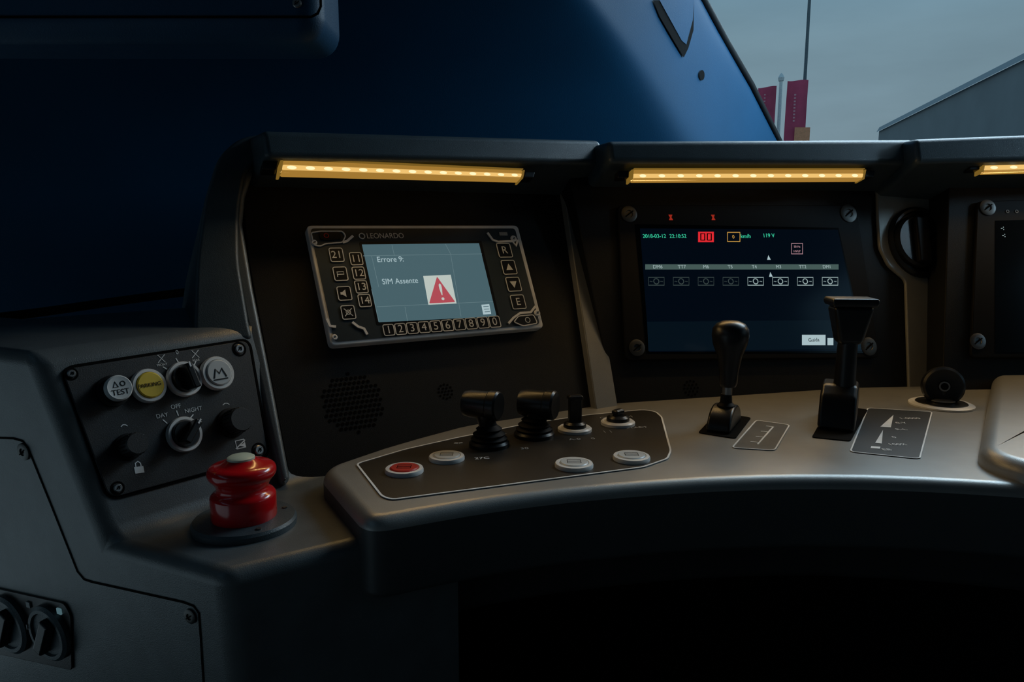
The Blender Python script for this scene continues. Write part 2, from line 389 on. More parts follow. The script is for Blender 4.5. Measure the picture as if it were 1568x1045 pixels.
# ------------------------------------------------------------ diagnostic display B
K=FB
ds=empty('diagnostic_display',FB)
prism('bezel',rnd(K.L([(946,314),(1312,314),(1347,548),(958,552)],.008),.01),0.0005,.008,BLKM,ds,bevel=.002)
g=.0085
prism('glass',K.L([(972,343),(1284,349),(1326,541),(990,541)],g),.008,g,GLASS,ds)
prism('lcd_area',K.L([(980,350),(1283,352),(1322,538),(994,539)],g),g,g+.0002,E_BG,ds)
zz=g+.0005
prism('status_area',K.L([(991,493),(1314,490),(1322,534),(993,538)],zz),g+.0002,g+.0004,E_NAVY,ds)
s=K.py(1100,400)
def T(t,u,v,h,m,al='CENTER'): text('lcd_'+t.replace(' ','_').lower(),t,K.l(u,v,zz),h*s,zz,m,ds,align=al)
T('2018-03-12',984,362,7.9,E_GRN,'LEFT');T('22:10:52',1025,362,7.9,E_GRN,'LEFT')
T('km/h',1134,362,8.5,E_GRN,'LEFT');T('119 V',1168,361,8.5,E_GRN,'LEFT')
def R4(n_,u0,v0,u1,v1,m,w=None,dz=0):
    P=K.L([(u0,v0),(u1,v0),(u1,v1),(u0,v1)],zz)
    if w: ringo(n_,P,w*s,zz+dz,zz+dz+.0002,m,ds)
    else: prism(n_,P,zz+dz,zz+dz+.0002,m,ds)
R4('red_box',1069,355,1093,371,E_RED)
R4('red_digit_a',1073,358,1079,368,DARK,2,.0002);R4('red_digit_b',1083,358,1089,368,DARK,2,.0002)
R4('speed_box',1114,356,1133,370,E_AMB,1.5);T('0',1123,363,7.5,E_AMB)
R4('mode_box',1212,373,1229,389,E_PK2,1.3);T('50 Hz',1220.5,378,4.6,E_PK2);T('HV/LP',1220.5,385,4.6,E_PK2)
R4('train_bar',988,405,1284,413,E_BAR)
for i,t in enumerate(('DM6','TT7','M6','T5','T4','M3','TT2','DM1')):
    u=1007+i*37; text('lcd_car_%d'%i,t,K.l(u,409,zz),7.5*s,zz+.0003,E_ICO,ds)
    m=E_DIM if i<4 else E_ICO
    u=1005+i*38
    R4('car_icon_%d'%i,u-12,425,u+12,437,m,1.2); ringo('car_axle_%d'%i,circ(K.l(u,431,zz),4*s,12),1.2*s,zz,zz+.0002,m,ds)
    for q in(-8,8): text('car_sym_%d_%d'%(i,q+8),'~',K.l(u+q,431,zz),8*s,zz,m,ds)
for i,(u,v) in enumerate(((1177,395),(1180,421))):
    c=K.l(u,v,zz); prism('marker_%d'%i,[(c[0]-3*s,c[1]-3*s),(c[0]+3*s,c[1]-3*s),(c[0],c[1]+4*s)],zz,zz+.0002,E_TXT,ds)
R4('guide_button',1228,513,1264,529,E_TXT);R4('guide_button_side',1267,518,1276,529,E_TXT)
text('guide_label','Guida',K.l(1246,521,zz),8*s,zz+.0003,GLASS,ds)
for i,u in enumerate((1027,1092)):
    c=K.l(u,333,.0085)
    prism('warning_lamp_%d'%i,[(c[0]-3*s,c[1]-4*s),(c[0]+3*s,c[1]-4*s),(c[0]+1*s,c[1]),(c[0]+3*s,c[1]+4*s),(c[0]-3*s,c[1]+4*s),(c[0]-1*s,c[1])],.008,.009,emat('warning_red_%d'%i,(.3,.02,.01),1),ds)
for i,(u,v) in enumerate(((963,328),(1299,327),(975,533),(1330,531))): screw('screw_%d'%i,K,u,v,ds,.008,12)
# knob mounting strip between displays
ks=empty('rotary_selector_switch',FB)
P=K.L([(1342,262),(1455,262),(1458,330),(1464,375),(1454,405),(1438,430),(1441,620),(1392,620),(1386,430),(1360,408),(1346,380),(1343,330)],.006)
prism('mounting_strip',rnd(P,.008),0.0005,.008,STRIP,ks,bevel=.003)
c=K.l(1407,372,.008); s4=K.px(1407,372)
lathe('collar',[(46*s4,.008),(46*s4,.014),(43*s4,.018),(40*s4,.018),(38*s4,.012),(.0001,.012)],BLK,ks,loc=(c[0],c[1],0))
c=K.l(1405,370,.02)
lathe('knob_body',[(33*s4,.012),(33*s4,.024),(30*s4,.028),(.0001,.028)],BLK,ks,loc=(c[0],c[1],0))
box('grip_bar',(c[0],c[1],.032),(19*s4,58*s4,.012),BLKM,ks,.004,rot=(0,0,-.08))
# display C
K=FC
d3=empty('diagnostic_display',FC)
prism('bezel',rnd(K.L([(1497,308),(1800,300),(1800,548),(1487,548)],.012),.01),.0045,.012,BLKM,d3,bevel=.002)
prism('glass',K.L([(1524,338),(1800,330),(1800,540),(1524,540)],.0125),.011,.0125,GLASS,d3)
for i,(u,v) in enumerate(((1512,318),(1497,523))): screw('screw_%d'%i,K,u,v,d3,.012,12,MET if i else SCR)
s=K.py(1530,350); zz=.013
for i,(t,u,v) in enumerate((('o',1543,323),('o',1557,323),('-:',1535,349),('-:',1537,360))): text('lcd_mark_%d'%i,t,K.l(u,v,zz),10*s,zz,E_ICO if i>1 else DIMW,d3)

# ------------------------------------------------------------ switch panel (left pedestal)
K=FS
sp=empty('switch_panel',FS)
prism('face_plate',rnd(K.L([(95,566),(380,521),(411,698),(168,764)],.003),.012),.0004,.003,SPL,sp,bevel=.001)
ringo('plate_gap',rnd(K.L([(93,564),(382,519),(413,700),(166,767)],.001),.014),.003,0.0003,.0012,DARK,sp)
for i,(u,v) in enumerate(((109,573),(366,535),(180,748),(396,690))): 
    screw('screw_%d'%i,K,u,v,sp,.003,7,MET); c=K.l(u,v,.003); ringo('screw_seat_%d'%i,circ(c,9.5*K.px(u,v)),.002,.003,.0034,DARK,sp)
zf=.003
def pb(n_,u,v,rr,capm,h,lab=None,ringm=RING):
    c=K.l(u,v,h); r=rr*K.px(u,v,h)
    lathe(n_+'_ring',[(r*.9,zf),(r,zf+.002),(r,h-.002),(r*.95,h),(r*.80,h),(r*.78,h-.002),(.0001,h-.002)],ringm,sp,loc=(c[0],c[1],0))
    lathe(n_+'_cap',[(r*.76,h-.002),(r*.76,h+.001),(r*.7,h+.002),(.0001,h+.002)],capm,sp,loc=(c[0],c[1],0))
c=K.l(183,594,.022); r=21*K.px(183,594,.022)
lathe('test_button_barrel',[(r*1.25,zf),(r*1.25,zf+.004),(r*1.02,zf+.005),(r*1.02,.016),(.0001,.016)],BLK,sp,loc=(c[0],c[1],0))
lathe('test_button_cap',[(r,.016),(r,.021),(r*.9,.0225),(r*.82,.0222),(.0001,.0222)],CAPW,sp,loc=(c[0],c[1],0))
text('test_label','TEST',(c[0],c[1]-.005),.0085,.0224,BLK,sp)
ringo('test_icon',[(c[0]-.006,c[1]+.001),(c[0]-.001,c[1]+.001),(c[0]-.0035,c[1]+.007)],.0009,.0222,.0226,BLK,sp)
ringo('test_icon_b',circ((c[0]+.004,c[1]+.004),.0025,12),.0009,.0222,.0226,BLK,sp)
pb('yellow_button',230,590,27,YEL,.012); c=K.l(229,590,.014); text('yellow_label','PARKING',c,.0062,.0145,BLK,sp)
pb('white_button',335,571,25,CAPW,.012); c=K.l(336,571,.014)
ringo('white_icon',[(c[0]-.008,c[1]-.006),(c[0]-.004,c[1]+.005),(c[0],c[1]-.001),(c[0]+.004,c[1]+.005),(c[0]+.008,c[1]-.006)],.0014,.0142,.0146,BLK,sp,closed=False)
ringo('white_icon_b',[(c[0]-.009,c[1]-.008),(c[0]+.009,c[1]-.008)],.0014,.0142,.0146,BLK,sp,closed=False)
def rot(n_,u,v,ang):
    c=K.l(u,v,.008); r=27*K.px(u,v,.008)
    lathe(n_+'_ring',[(r,zf),(r,.007),(r*.96,.009),(r*.82,.009),(r*.78,.007),(.0001,.007)],RING,sp,loc=(c[0],c[1],0))
    lathe(n_+'_core',[(r*.76,.006),(r*.76,.011),(r*.70,.013),(.0001,.013)],BLK,sp,loc=(c[0],c[1],0))
    box(n_+'_handle',(c[0],c[1],.02),(r*.42,r*1.45,.018),BLK,sp,.002,rot=(0,0,ang))
    box(n_+'_pointer',(c[0]-math.sin(ang)*r*.62,c[1]+math.cos(ang)*r*.62,.0295),(r*.1,r*.3,.001),WHT,sp,.0002,rot=(0,0,ang))
rot('lamp_selector',284,580,.15); rot('day_night_selector',284,665,-.75)
def knob(n_,u,v,u2,v2):
    c=K.l(u2,v2,.003); r=17*K.px(u,v)
    lathe(n_+'_flange',[(r*1.25,zf),(r*1.25,zf+.003),(r*1.1,zf+.004),(.0001,zf+.004)],BLKM,sp,loc=(c[0],c[1],0))
    lathe(n_+'_body',[(r*.95,zf+.004),(r,zf+.006),(r,zf+.023),(r*.92,zf+.0255),(.0001,zf+.0255)],SPL,sp,loc=(c[0],c[1],0))
    for k in range(18):
        a=2*math.pi*k/18; box(n_+'_rib_%d'%k,(c[0]+r*math.cos(a),c[1]+r*math.sin(a),zf+.013),(.0016,.0016,.018),BLK,sp,.0004,rot=(0,0,a))
knob('lock_knob',213,676,196,685); knob('light_knob',368,641,354,648)
s=K.py(270,625)
for t,u,v in(('OFF',269,623),('DAY',248,637),('NIGHT',296,628),('0',271,540)): text('label_'+t,t,K.l(u,v,.003),9*s,.0033,WHT,sp)
for i,(a,b) in enumerate((((270,629),(273,637)),((249,643),(256,649)),((296,635),(291,641)),((269,549),(274,557)),((249,562),(256,566)),((300,553),(297,560)))):
    ringo('tick_%d'%i,K.L([a,b],.003),.0012,.003,.0034,WHT,sp,closed=False)
for i,(u,v) in enumerate(((246,550),(298,543))):
    ringo('hourglass_%d'%i,K.L([(u-5,v-6),(u+6,v-7),(u-4,v+6),(u+7,v+5)],.003),.001,.003,.0034,WHT,sp)
    text('hourglass_label_%d'%i,'FRONT' if i==0 else 'REAR',K.l(u+2,v+9,.003),5*s,.0033,WHT,sp)
prism('lock_icon',K.L([(205,716),(219,714),(221,724),(207,726)],.003),.003,.0034,WHT,sp)
ringo('lock_shackle',K.L([(208,716),(207,710),(211,707),(215,710),(216,715)],.003),.0012,.003,.0034,WHT,sp,closed=False)
ringo('sun_icon',K.L([(360,676),(373,673),(376,685),(363,688)],.003),.0013,.003,.0034,WHT,sp)
ringo('sun_icon_b',K.L([(361,688),(375,674)],.003),.0013,.003,.0034,WHT,sp,closed=False)
prism('sun_icon_c',K.L([(366,683),(375,678),(376,685)],.003),.003,.0035,WHT,sp)
for i,(u,v) in enumerate(((190,652),(346,619))):
    ringo('dial_arc_%d'%i,K.L([(u-5,v+2),(u-2,v-1),(u+2,v-1),(u+5,v+1)],.003),.001,.003,.0034,WHT,sp,closed=False)

# ------------------------------------------------------------ pedestal side: seams and lower switch unit
sm=empty('access_panel_seam',FL,par=ROOT)
ringo('seam_outer',[p for p in FL.L([(-80,668),(20,672),(34,676),(42,686),(80,780),(118,876),(128,888),(140,892),(280,923),(296,929),(304,940),(307,980),(312,1060)],.0008)],.0022,-.001,.0008,DARK,sm,closed=False)
for i,(u,v) in enumerate(((37,692),(292,944))): screw('screw_%d'%i,FL,u,v,sm,.0005,8,SCR)
lu=empty('lower_switch_unit',FL)
prism('plate',rnd(FL.L([(-60,890),(98,925),(108,945),(110,1028),(-60,990)],.003),.006),.0005,.003,BLK,lu,bevel=.001)
for i,(u,v) in enumerate(((8,960),(70,973))):
    c=FL.l(u,v,.01); r=25*FL.px(u,v)
    lathe('knob_%d_ring'%i,[(r,.003),(r,.008),(r*.9,.011),(r*.78,.011),(r*.75,.008),(.0001,.008)],HOODM,lu,loc=(c[0],c[1],0))
    box('knob_%d_handle'%i,(c[0]+.002,c[1],.013),(r*.45,r*1.4,.012),BLK,lu,.003,rot=(0,0,-.5))
    box('knob_%d_mark'%i,(c[0]-r*.9,c[1]+r*.1,.012),(.0012,.006,.001),DIMW,lu,.0002)
for i,(u,v) in enumerate(((45,926),(92,936))): box('led_%d'%i,(*FL.l(u,v,.003),.004),(.007,.007,.002),DIMW if i==0 else E_SCR,lu,.0004)

# ------------------------------------------------------------ emergency button
c=LG.l(375,804); mm=Matrix.Translation((c[0],c[1],ZL)); e=empty('emergency_stop_button',mtx=mm)
k=LG.px(375,804)
lathe('base_plate',[(77*k,0.0003),(77*k,.006),(74*k,.009),(50*k,.010),(.0001,.010)],HOODM,e,n=64)
for i,a in enumerate((-.9,2.4,.6)): lathe('base_screw_%d'%i,[(4*k,.009),(4*k,.0108),(2*k,.011),(.0001,.0105)],SCR,e,loc=(62*k*math.cos(a),62*k*math.sin(a),0),n=16)
lathe('lower_body',[(47*k,.009),(48*k,.011),(48*k,.034),(47.3*k,.0355),(45*k,.0375),(41*k,.0385),(39*k,.040),(38*k,.043),(38*k,.050)],REDE,e,n=64)
lathe('mushroom_head',[(38*k,.044),(39*k,.047),(43*k,.0515),(48*k,.0555),(50*k,.0585),(50*k,.0625),(48.5*k,.0655),(45*k,.0675),(38*k,.069),(30*k,.0705),(23*k,.0735),(21*k,.0745),(.0001,.0745)],REDE,e,n=64)
lathe('centre_cap',[(20*k,.0742),(20*k,.0765),(17*k,.0778),(.0001,.0781)],CAPL,e)

# ------------------------------------------------------------ desk control plate
K=D
cpn=empty('desk_control_plate',D)
outl=D.L([(546,712),(585,762),(600,767),(985,717),(1022,704),(1027,692),(1013,640),(1004,632),(985,629),(900,637),(800,652),(700,672),(620,690)])
prism('plate',rnd(outl,.008,4),0.0002,.0012,PLATE,cpn)
ringo('plate_outline',rnd(outl,.008,4),.0024,.0008,.0016,WHT,cpn)
def dbtn(n_,u,v,capm,rr=29):
    c=D.l(u,v,.005); r=rr*D.px(u,v)
    b=empty('push_button',mtx=Matrix.Translation((c[0],c[1],ZD)))
    lathe('ring',[(r,.0012),(r,.004),(r*.96,.006),(r*.80,.0065),(r*.76,.005),(.0001,.005)],RING,b)
    lathe('cap',[(r*.74,.004),(r*.74,.0065),(r*.68,.0075),(.0001,.0075)],capm,b)
    ringo('cap_mark',[(-r*.35,-r*.25),(r*.35,-r*.25),(r*.35,r*.25),(-r*.35,r*.25)],.0010,.0075,.0078,SPL if capm!=REDB else DARK,b)
    ringo('cap_mark_line',[(-r*.35,0),(r*.35,0)],.0010,.0075,.0078,SPL if capm!=REDB else DARK,b,closed=False)
dbtn('red',619,718,REDB);dbtn('w1',684,699,CAPW,27);dbtn('w2',879,710,CAPW,29);dbtn('w3',967,699,CAPW,28)
def zat(u,v,P):
    r=ray(u,v); t=P.y/r.y; return CAM.z+r.z*t
def joy(u,v,ut,vt):
    P=D.w(u,v); k=D.px(u,v); ht=zat(ut,vt,P)-ZD
    e=empty('joystick_switch',mtx=Matrix.Translation(P))
    lathe('flange',[(31*k,.0012),(31*k,.006),(28*k,.009),(.0001,.009)],BLK,e)
    lathe('bellows',[(26*k,.008),(28*k,.012),(23*k,.015),(25*k,.018),(18*k,.022),(20*k,.025),(12*k,.030),(10*k,.036),(10*k,ht-.02)],BLKM,e)
    dx=(ut-u)*k
    prof=[(14*k,-29*k),(19*k,-27*k),(21*k,-18*k),(21*k,12*k),(22.5*k,14*k),(22.5*k,26*k),(20*k,29*k),(.0001,29*k)]
    lathe('handle_head',[(.0001,-29*k)]+prof,BLK,e,loc=(dx,0,ht+.001),rot=(0,math.pi/2,math.radians(-22)))
    lathe('handle_neck',[(11*k,ht-.045),(9*k,ht-.032),(12*k,ht-.022),(17*k,ht-.012),(17*k,ht-.004)],BLK,e,loc=(dx*.5,0,0))
joy(749,684,738,621);joy(818,669,823,620)
def zsw(u,v,top,w,rr,name,yaw):
    P=D.w(u,v);k=D.px(u,v); ht=zat(u,top,P)-ZD
    e=empty(name,mtx=Matrix.Translation(P))
    lathe('ring',[(rr*k,.0012),(rr*k,.005),(rr*.9*k,.007),(rr*.7*k,.007),(.0001,.007)],RING,e)
    lathe('core',[(rr*.68*k,.006),(rr*.66*k,.012),(rr*.5*k,.015),(.0001,.015)],BLK,e)
    box('paddle',(0,0,ht/2+.006),(w*k,w*k*.55,ht-.010),BLK,e,.002,rot=(0,0,yaw))
    box('paddle_top',(0,0,ht-.003),(w*k*1.12,w*k*.75,.006),BLK,e,.002,rot=(0,0,yaw))
zsw(880,661,606,20,26,'toggle_switch',.2); zsw(946,651,628,16,26,'toggle_switch',.7)
s=D.px(800,660)
for i,(t,u,v) in enumerate((('27C',738,702),('<>',702,679),('30',803,687),('C-A',765,664),('0',908,672),('o-|',962,638),('|  |',930,661),('A-0',880,673),('START',975,655),('OFF',928,640))):
    text('print_%d'%i,t,D.l(u,v,.0016),12*s,.0016,DIMW if i>1 else WHT,cpn,rotz=.15)
# ------------------------------------------------------------ levers
def slot(par,pts): 
    prism('slot',rnd(D.L(pts),.006),0.0002,.0015,DARK,par)
P=D.w(1110,655)
e=empty('traction_lever',mtx=D.M()); slot(e,[(1069,664),(1126,673),(1150,641),(1098,633)])
k=D.px(1110,650); hd=math.radians(-27)
def dome(name,cx,cy,wid,prof,par,m,yaw,bev=.004):
    n=len(prof); v=[(-wid/2,s_,z_) for s_,z_ in prof]+[(wid/2,s_,z_) for s_,z_ in prof]
    f=[tuple(range(n)),tuple(range(2*n-1,n-1,-1))]+[(i,n+i,n+(i+1)%n,(i+1)%n) for i in range(n)]
    return addo(name,fixn(mesh(name,v,f)),m,par,bevel=bev,loc=(cx,cy,0),rot=(0,0,yaw))
arc=[(.045*math.cos(a),.0015+.032*math.sin(a)) for a in [math.pi*i/14 for i in range(15)]]
dome('quadrant_cover',P.x,P.y+.005,.034,arc,e,BLK,hd)
ht=zat(1112,491,P)-ZD; zb=zat(1110,590,P)-ZD
lathe('shaft',[(7*k,.02),(7*k,zb+.01)],MET,e,loc=(P.x+.001,P.y,0))
lathe('boot',[(15*k,.02),(13*k,.034),(9*k,.038),(8*k,.05)],BLKM,e,loc=(P.x,P.y,0))
lathe('pear_grip',[(11*k,zb-.002),(13*k,zb+.003),(14*k,zb+.02),(18*k,ht-.052),(25*k,ht-.034),(27*k,ht-.022),(26*k,ht-.012),(21*k,ht-.005),(12*k,ht-.001),(.0001,ht)],BLK,e,loc=(P.x+.002,P.y,0))
P=D.w(1285,650)
e=empty('brake_lever',mtx=D.M()); slot(e,[(1243,671),(1302,677),(1329,629),(1272,620)])
k=D.px(1285,650)
prof=[(-.055,.0015),(-.050,.022),(-.035,.048),(-.015,.062),(.02,.064),(.05,.04),(.058,.0015)]
dome('quadrant_cover',P.x,P.y+.005,.050,prof,e,BLK,hd,.006)
ht=zat(1291,456,P)-ZD
lathe('shaft',[(17*k,.05),(15*k,.075),(14*k,ht-.06)],BLK,e,loc=(P.x+.004,P.y,0))
def taper(name,secs,par,m,loc,yaw,bev):
    v=[];f=[]
    for hx,hy,z in secs: v+=[(-hx,-hy,z),(hx,-hy,z),(hx,hy,z),(-hx,hy,z)]
    for i in range(len(secs)-1):
        for q in range(4): f.append((4*i+q,4*i+(q+1)%4,4*i+4+(q+1)%4,4*i+4+q))
    f.append((3,2,1,0)); b=4*(len(secs)-1); f.append((b,b+1,b+2,b+3))
    return addo(name,mesh(name,v,f),m,par,bevel=bev,seg=5,loc=loc,rot=(0,0,yaw))
taper('handle',[(15*k,14*k,ht-.068),(19*k,16*k,ht-.060),(29*k,20*k,ht-.012)],e,BLK,(P.x+.005,P.y,0),-.1,.006)
taper('handle_cap',[(31*k,22*k,ht-.012),(34*k,24*k,ht-.005),(32*k,22*k,ht)],e,BLK,(P.x+.005,P.y,0),-.1,.004)
# ------------------------------------------------------------ lever legends
lg=empty('lever_legend_plate',D)
q=rnd(D.L([(1121,687),(1158,645),(1209,652),(1186,691)]),.008)
prism('plate',q,0.0002,.0008,mat('legend_plate_grey',(.14,.14,.135),.4,.3),lg); ringo('outline',q,.0020,.0008,.0013,WHT,lg)
ringo('scale_line',D.L([(1160,682),(1184,655)]),.0022,.0008,.0013,WHT,lg,closed=False)
for i in range(4):
    u=1162+i*7;v=679-i*8; ringo('tick_%d'%i,D.L([(u,v),(u-13+i,v-1)]),.0022,.0008,.0013,WHT,lg,closed=False)
lg=empty('lever_legend_plate',D)
q=rnd(D.L([(1302,693),(1329,626),(1427,632),(1408,704)]),.008)
prism('plate',q,0.0002,.0008,SPL,lg); ringo('outline',q,.0018,.0008,.0013,WHT,lg)
prism('wedge_a',D.L([(1348,655),(1368,637),(1364,656)]),.0008,.0013,WHT,lg)
prism('wedge_b',D.L([(1340,680),(1352,660),(1350,681)]),.0008,.0013,WHT,lg)
prism('bar',D.L([(1334,685),(1348,686),(1347,689),(1333,688)]),.0008,.0013,WHT,lg)
s=D.px(1370,660)
for t,u,v in(('1-0000',1393,641),('0-Y',1380,648),('R-L',1380,658),('0',1369,670),('100%',1374,681),('EB',1358,689)): text('print_'+t,t,D.l(u,v,.0013),12*s,.0013,WHT,lg)
# ------------------------------------------------------------ round knob at right
P=D.w(1441,621);k=D.px(1441,621);e=empty('horn_push_knob',mtx=Matrix.Translation(P))
lathe('base_ring',[(45*k,0.0003),(45*k,.003),(41*k,.005),(.0001,.005)],RING,e)
lathe('base_core',[(37*k,.004),(35*k,.006),(20*k,.0075),(.0001,.0075)],BLK,e)
lathe('collar',[(17*k,.006),(20*k,.009),(20*k,.011),(15*k,.013),(.0001,.013)],MET,e)
ht=zat(1441,562,P)-ZD; R_=30*k; zc=ht-R_
lathe('neck',[(11*k,.012),(10*k,zc)],BLK,e)
dsk=[(.0001,-.011),(R_*.86,-.011),(R_*.97,-.008),(R_,0),(R_*.97,.008),(R_*.86,.011),(R_*.78,.0095),(R_*.3,.0095),(R_*.2,.006),(.0001,.006)]
lathe('disc_head',dsk,BLK,e,loc=(0,0,zc),rot=(math.radians(82),0,math.radians(-18)),n=48)
lathe('disc_eye',[(R_*.16,.0),(R_*.25,.0),(R_*.25,.0125),(R_*.16,.0125)],MET,e,loc=(0,0,zc),rot=(math.radians(82),0,math.radians(-18)),n=20)
lathe('disc_eye_core',[(R_*.18,.0),(R_*.18,.0129),(.0001,.0129)],DARK,e,loc=(0,0,zc),rot=(math.radians(82),0,math.radians(-18)),n=20)

# ------------------------------------------------------------ blue cab lining and A pillar
rows=[ # v, E(u,y), Fsoft u
 (520,1335,2.45,1235),(420,1290,2.38,1180),(300,1232,2.28,1102),(215,1188,2.2,1047),(130,1146,2.10,990),(65,1108,2.0,944),(0,1073,1.9,896),(-120,1010,1.72,800),(-260,940,1.5,690),(-420,860,1.3,600)]
VV=[];nc=0
for v,eu,ey,fu in rows:
    fy=ey-.42
    pts=[at_y(eu+4,v,ey+.06),at_y(eu,v,ey)]
    for t in(.25,.5,.72): pts.append(at_y(eu,v,ey).lerp(at_y(fu+25,v,fy+.05),t))
    pts.append(at_y(fu+28,v,fy+.055)); pts.append(at_y(fu+8,v,fy+.01)); pts.append(at_y(fu-18,v,fy-.015))
    Fp=at_y(fu-50,v,fy-.035); pts.append(Fp)
    W1=at_y(300,v,max(1.12,fy-.28)); W2=at_y(-350,v,max(1.12,fy-.6))
    pts.append(Fp.lerp(W1,.33));pts.append(Fp.lerp(W1,.66))
    pts.append(W1);pts.append(W1.lerp(W2,.5));pts.append(W2)
    pts.append(Vector((-1.58,.4,W2.z))); pts.append(Vector((-1.58,-1.4,W2.z))); nc=len(pts); VV+=pts
FF=[(i*nc+j,i*nc+j+1,(i+1)*nc+j+1,(i+1)*nc+j) for i in range(len(rows)-1) for j in range(nc-1)]
me=fixn(mesh('wall_left',VV,FF))
o=bpy.data.objects.new('wall_left',me); sc.collection.objects.link(o); me.materials.append(BLUE)
for p in me.polygons:p.use_smooth=True
ss=o.modifiers.new('sub','SUBSURF'); ss.levels=2; ss.render_levels=2
gk=[]
for v,eu,ey,fu in rows: gk.append(at_y(eu+4,v,ey+.03))
cu=bpy.data.curves.new('windscreen_gasket','CURVE');cu.dimensions='3D';spn=cu.splines.new('POLY');spn.points.add(len(gk)-1)  # black gasket strip along the pillar edge, no glass modelled
for i,p in enumerate(gk): spn.points[i].co=(*p,1)
cu.bevel_depth=.010;cu.materials.append(BLKM); o=bpy.data.objects.new('windscreen_gasket',cu);sc.collection.objects.link(o)
def onp(u,v,dy=0):
    for i in range(len(rows)-1):
        r0,r1=rows[i],rows[i+1]
        if r1[0]<=v<=r0[0]:
            t=(r0[0]-v)/(r0[0]-r1[0]); eu=r0[1]+(r1[1]-r0[1])*t; ey=r0[2]+(r1[2]-r0[2])*t; fu=r0[3]+(r1[3]-r0[3])*t
            E=at_y(eu,v,ey);Fq=at_y(fu+25,v,ey-.37); d=Fq-E; n=Vector((-d.y,d.x,0)); r=ray(u,v)
            q=CAM+r*((E-CAM).dot(n)/r.dot(n)); return CAM+(q-CAM)*(.994+dy)
pr=empty('pillar_trim_recess')
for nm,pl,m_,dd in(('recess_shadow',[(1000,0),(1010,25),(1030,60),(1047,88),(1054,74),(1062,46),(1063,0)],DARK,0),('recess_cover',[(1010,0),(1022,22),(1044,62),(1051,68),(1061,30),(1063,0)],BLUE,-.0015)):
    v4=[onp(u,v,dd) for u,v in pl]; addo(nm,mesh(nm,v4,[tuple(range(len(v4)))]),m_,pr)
cc=[onp(1075+4*math.cos(a),115+8*math.sin(a)) for a in [2*math.pi*i/16 for i in range(16)]]
addo('fixing_hole',mesh('hole',cc,[tuple(range(16))]),DARK,pr)

# ------------------------------------------------------------ overhead box
ob=empty('overhead_cabinet')
p1=at_y(527,75,1.06); xr=p1.x; zb=at_y(500,78,.99).z
def wbox(n_,x0,x1,y0,y1,z0,z1,m,par,bv,seg=5):
    return box(n_,((x0+x1)/2,(y0+y1)/2,(z0+z1)/2),(x1-x0,y1-y0,z1-z0),m,par,bv)
o=wbox('cabinet_body',-1.0,xr,.93,1.06,zb,zb+.6,BLUED,ob,.03)
o.modifiers['bevel'].segments=8
q1=at_y(492,26,.93)
FO=Fr((0,.93,0),0,0)
obf=empty('cabinet_door',FO,par=ob)
pth=[(q1.x,zb+.5),(q1.x,q1.z+.012),(q1.x-.004,q1.z+.004),(q1.x-.012,q1.z),(-.97,q1.z)]
ringo('door_gap',pth,.003,0.0,.001,DARK,obf,closed=False)
screw('door_screw',FO,455,5,obf,.0,7,MET)

cu=bpy.data.curves.new('sill_cable','CURVE');cu.dimensions='3D';spn=cu.splines.new('NURBS');pl=[(-60,492,1.05),(20,485,1.1),(120,470,1.15),(210,457,1.2),(290,447,1.25)]
spn.points.add(len(pl)-1)
for i,(u,v,y) in enumerate(pl): spn.points[i].co=(*at_y(u,v,y),1)
spn.use_endpoint_u=True;cu.bevel_depth=.007;cu.materials.append(BLKM);o=bpy.data.objects.new('sill_cable',cu);sc.collection.objects.link(o)
# ------------------------------------------------------------ room shell
def slab(name,x0,x1,y0,y1,z0,z1,m): return wbox(name,x0,x1,y0,y1,z0,z1,m,None,.0)
slab('floor',-1.6,2.4,-1.4,2.6,-.06,0,DARK)
slab('ceiling',-1.6,2.4,-1.4,1.25,2.25,2.3,BLUED)
slab('wall_back',-1.6,2.4,-1.45,-1.4,0,2.3,BACKW)
slab('wall_front',-1.6,2.4,2.65,2.7,-.0,1.10,DARK)
# right wall with a side window opening
wr=empty('wall_right')
wbox('lower_part',2.4,2.45,-1.4,2.6,0,1.25,BACKW,wr,0)
wbox('rear_part',2.4,2.45,-1.4,0,1.25,2.25,BACKW,wr,0)
wbox('upper_part',2.4,2.45,0,1.3,2.0,2.25,BACKW,wr,0)
# ------------------------------------------------------------ outdoors
GR=mat('ground_asphalt',(.06,.06,.06),.9); slabg=slab('ground',-150,250,4,300,-1.6,-1.5,GR)
POLE=mat('pole_paint',(.12,.17,.20),.5)
def pole(name,u,vt,y,r,m):
    p=at_y(u,vt,y); h=p.z+1.5
    e=empty(name,mtx=Matrix.Translation((p.x,p.y,-1.5)))
    lathe('mast',[(r*1.6,0),(r*1.6,.3),(r*1.1,.35),(r,h*.5),(r*.8,h)],m,e,n=16); lathe('finial',[(r*1.3,h),(r*1.6,h+.1),(r*.8,h+.2),(.001,h+.25)],m,e,n=16); return e
pole('flagpole',1243,-60,20,.045,POLE)
pole('flagpole',1196,124,24.4,.06,mat('pole_white',(.8,.9,.95),.5))
FLG=mat('banner_crimson',(.60,.09,.18),.8,vs=1.5,var=.2); ORG=mat('banner_orange',(.9,.40,.22),.8)
mat_w=mat('banner_print',(.75,.4,.46),.8)
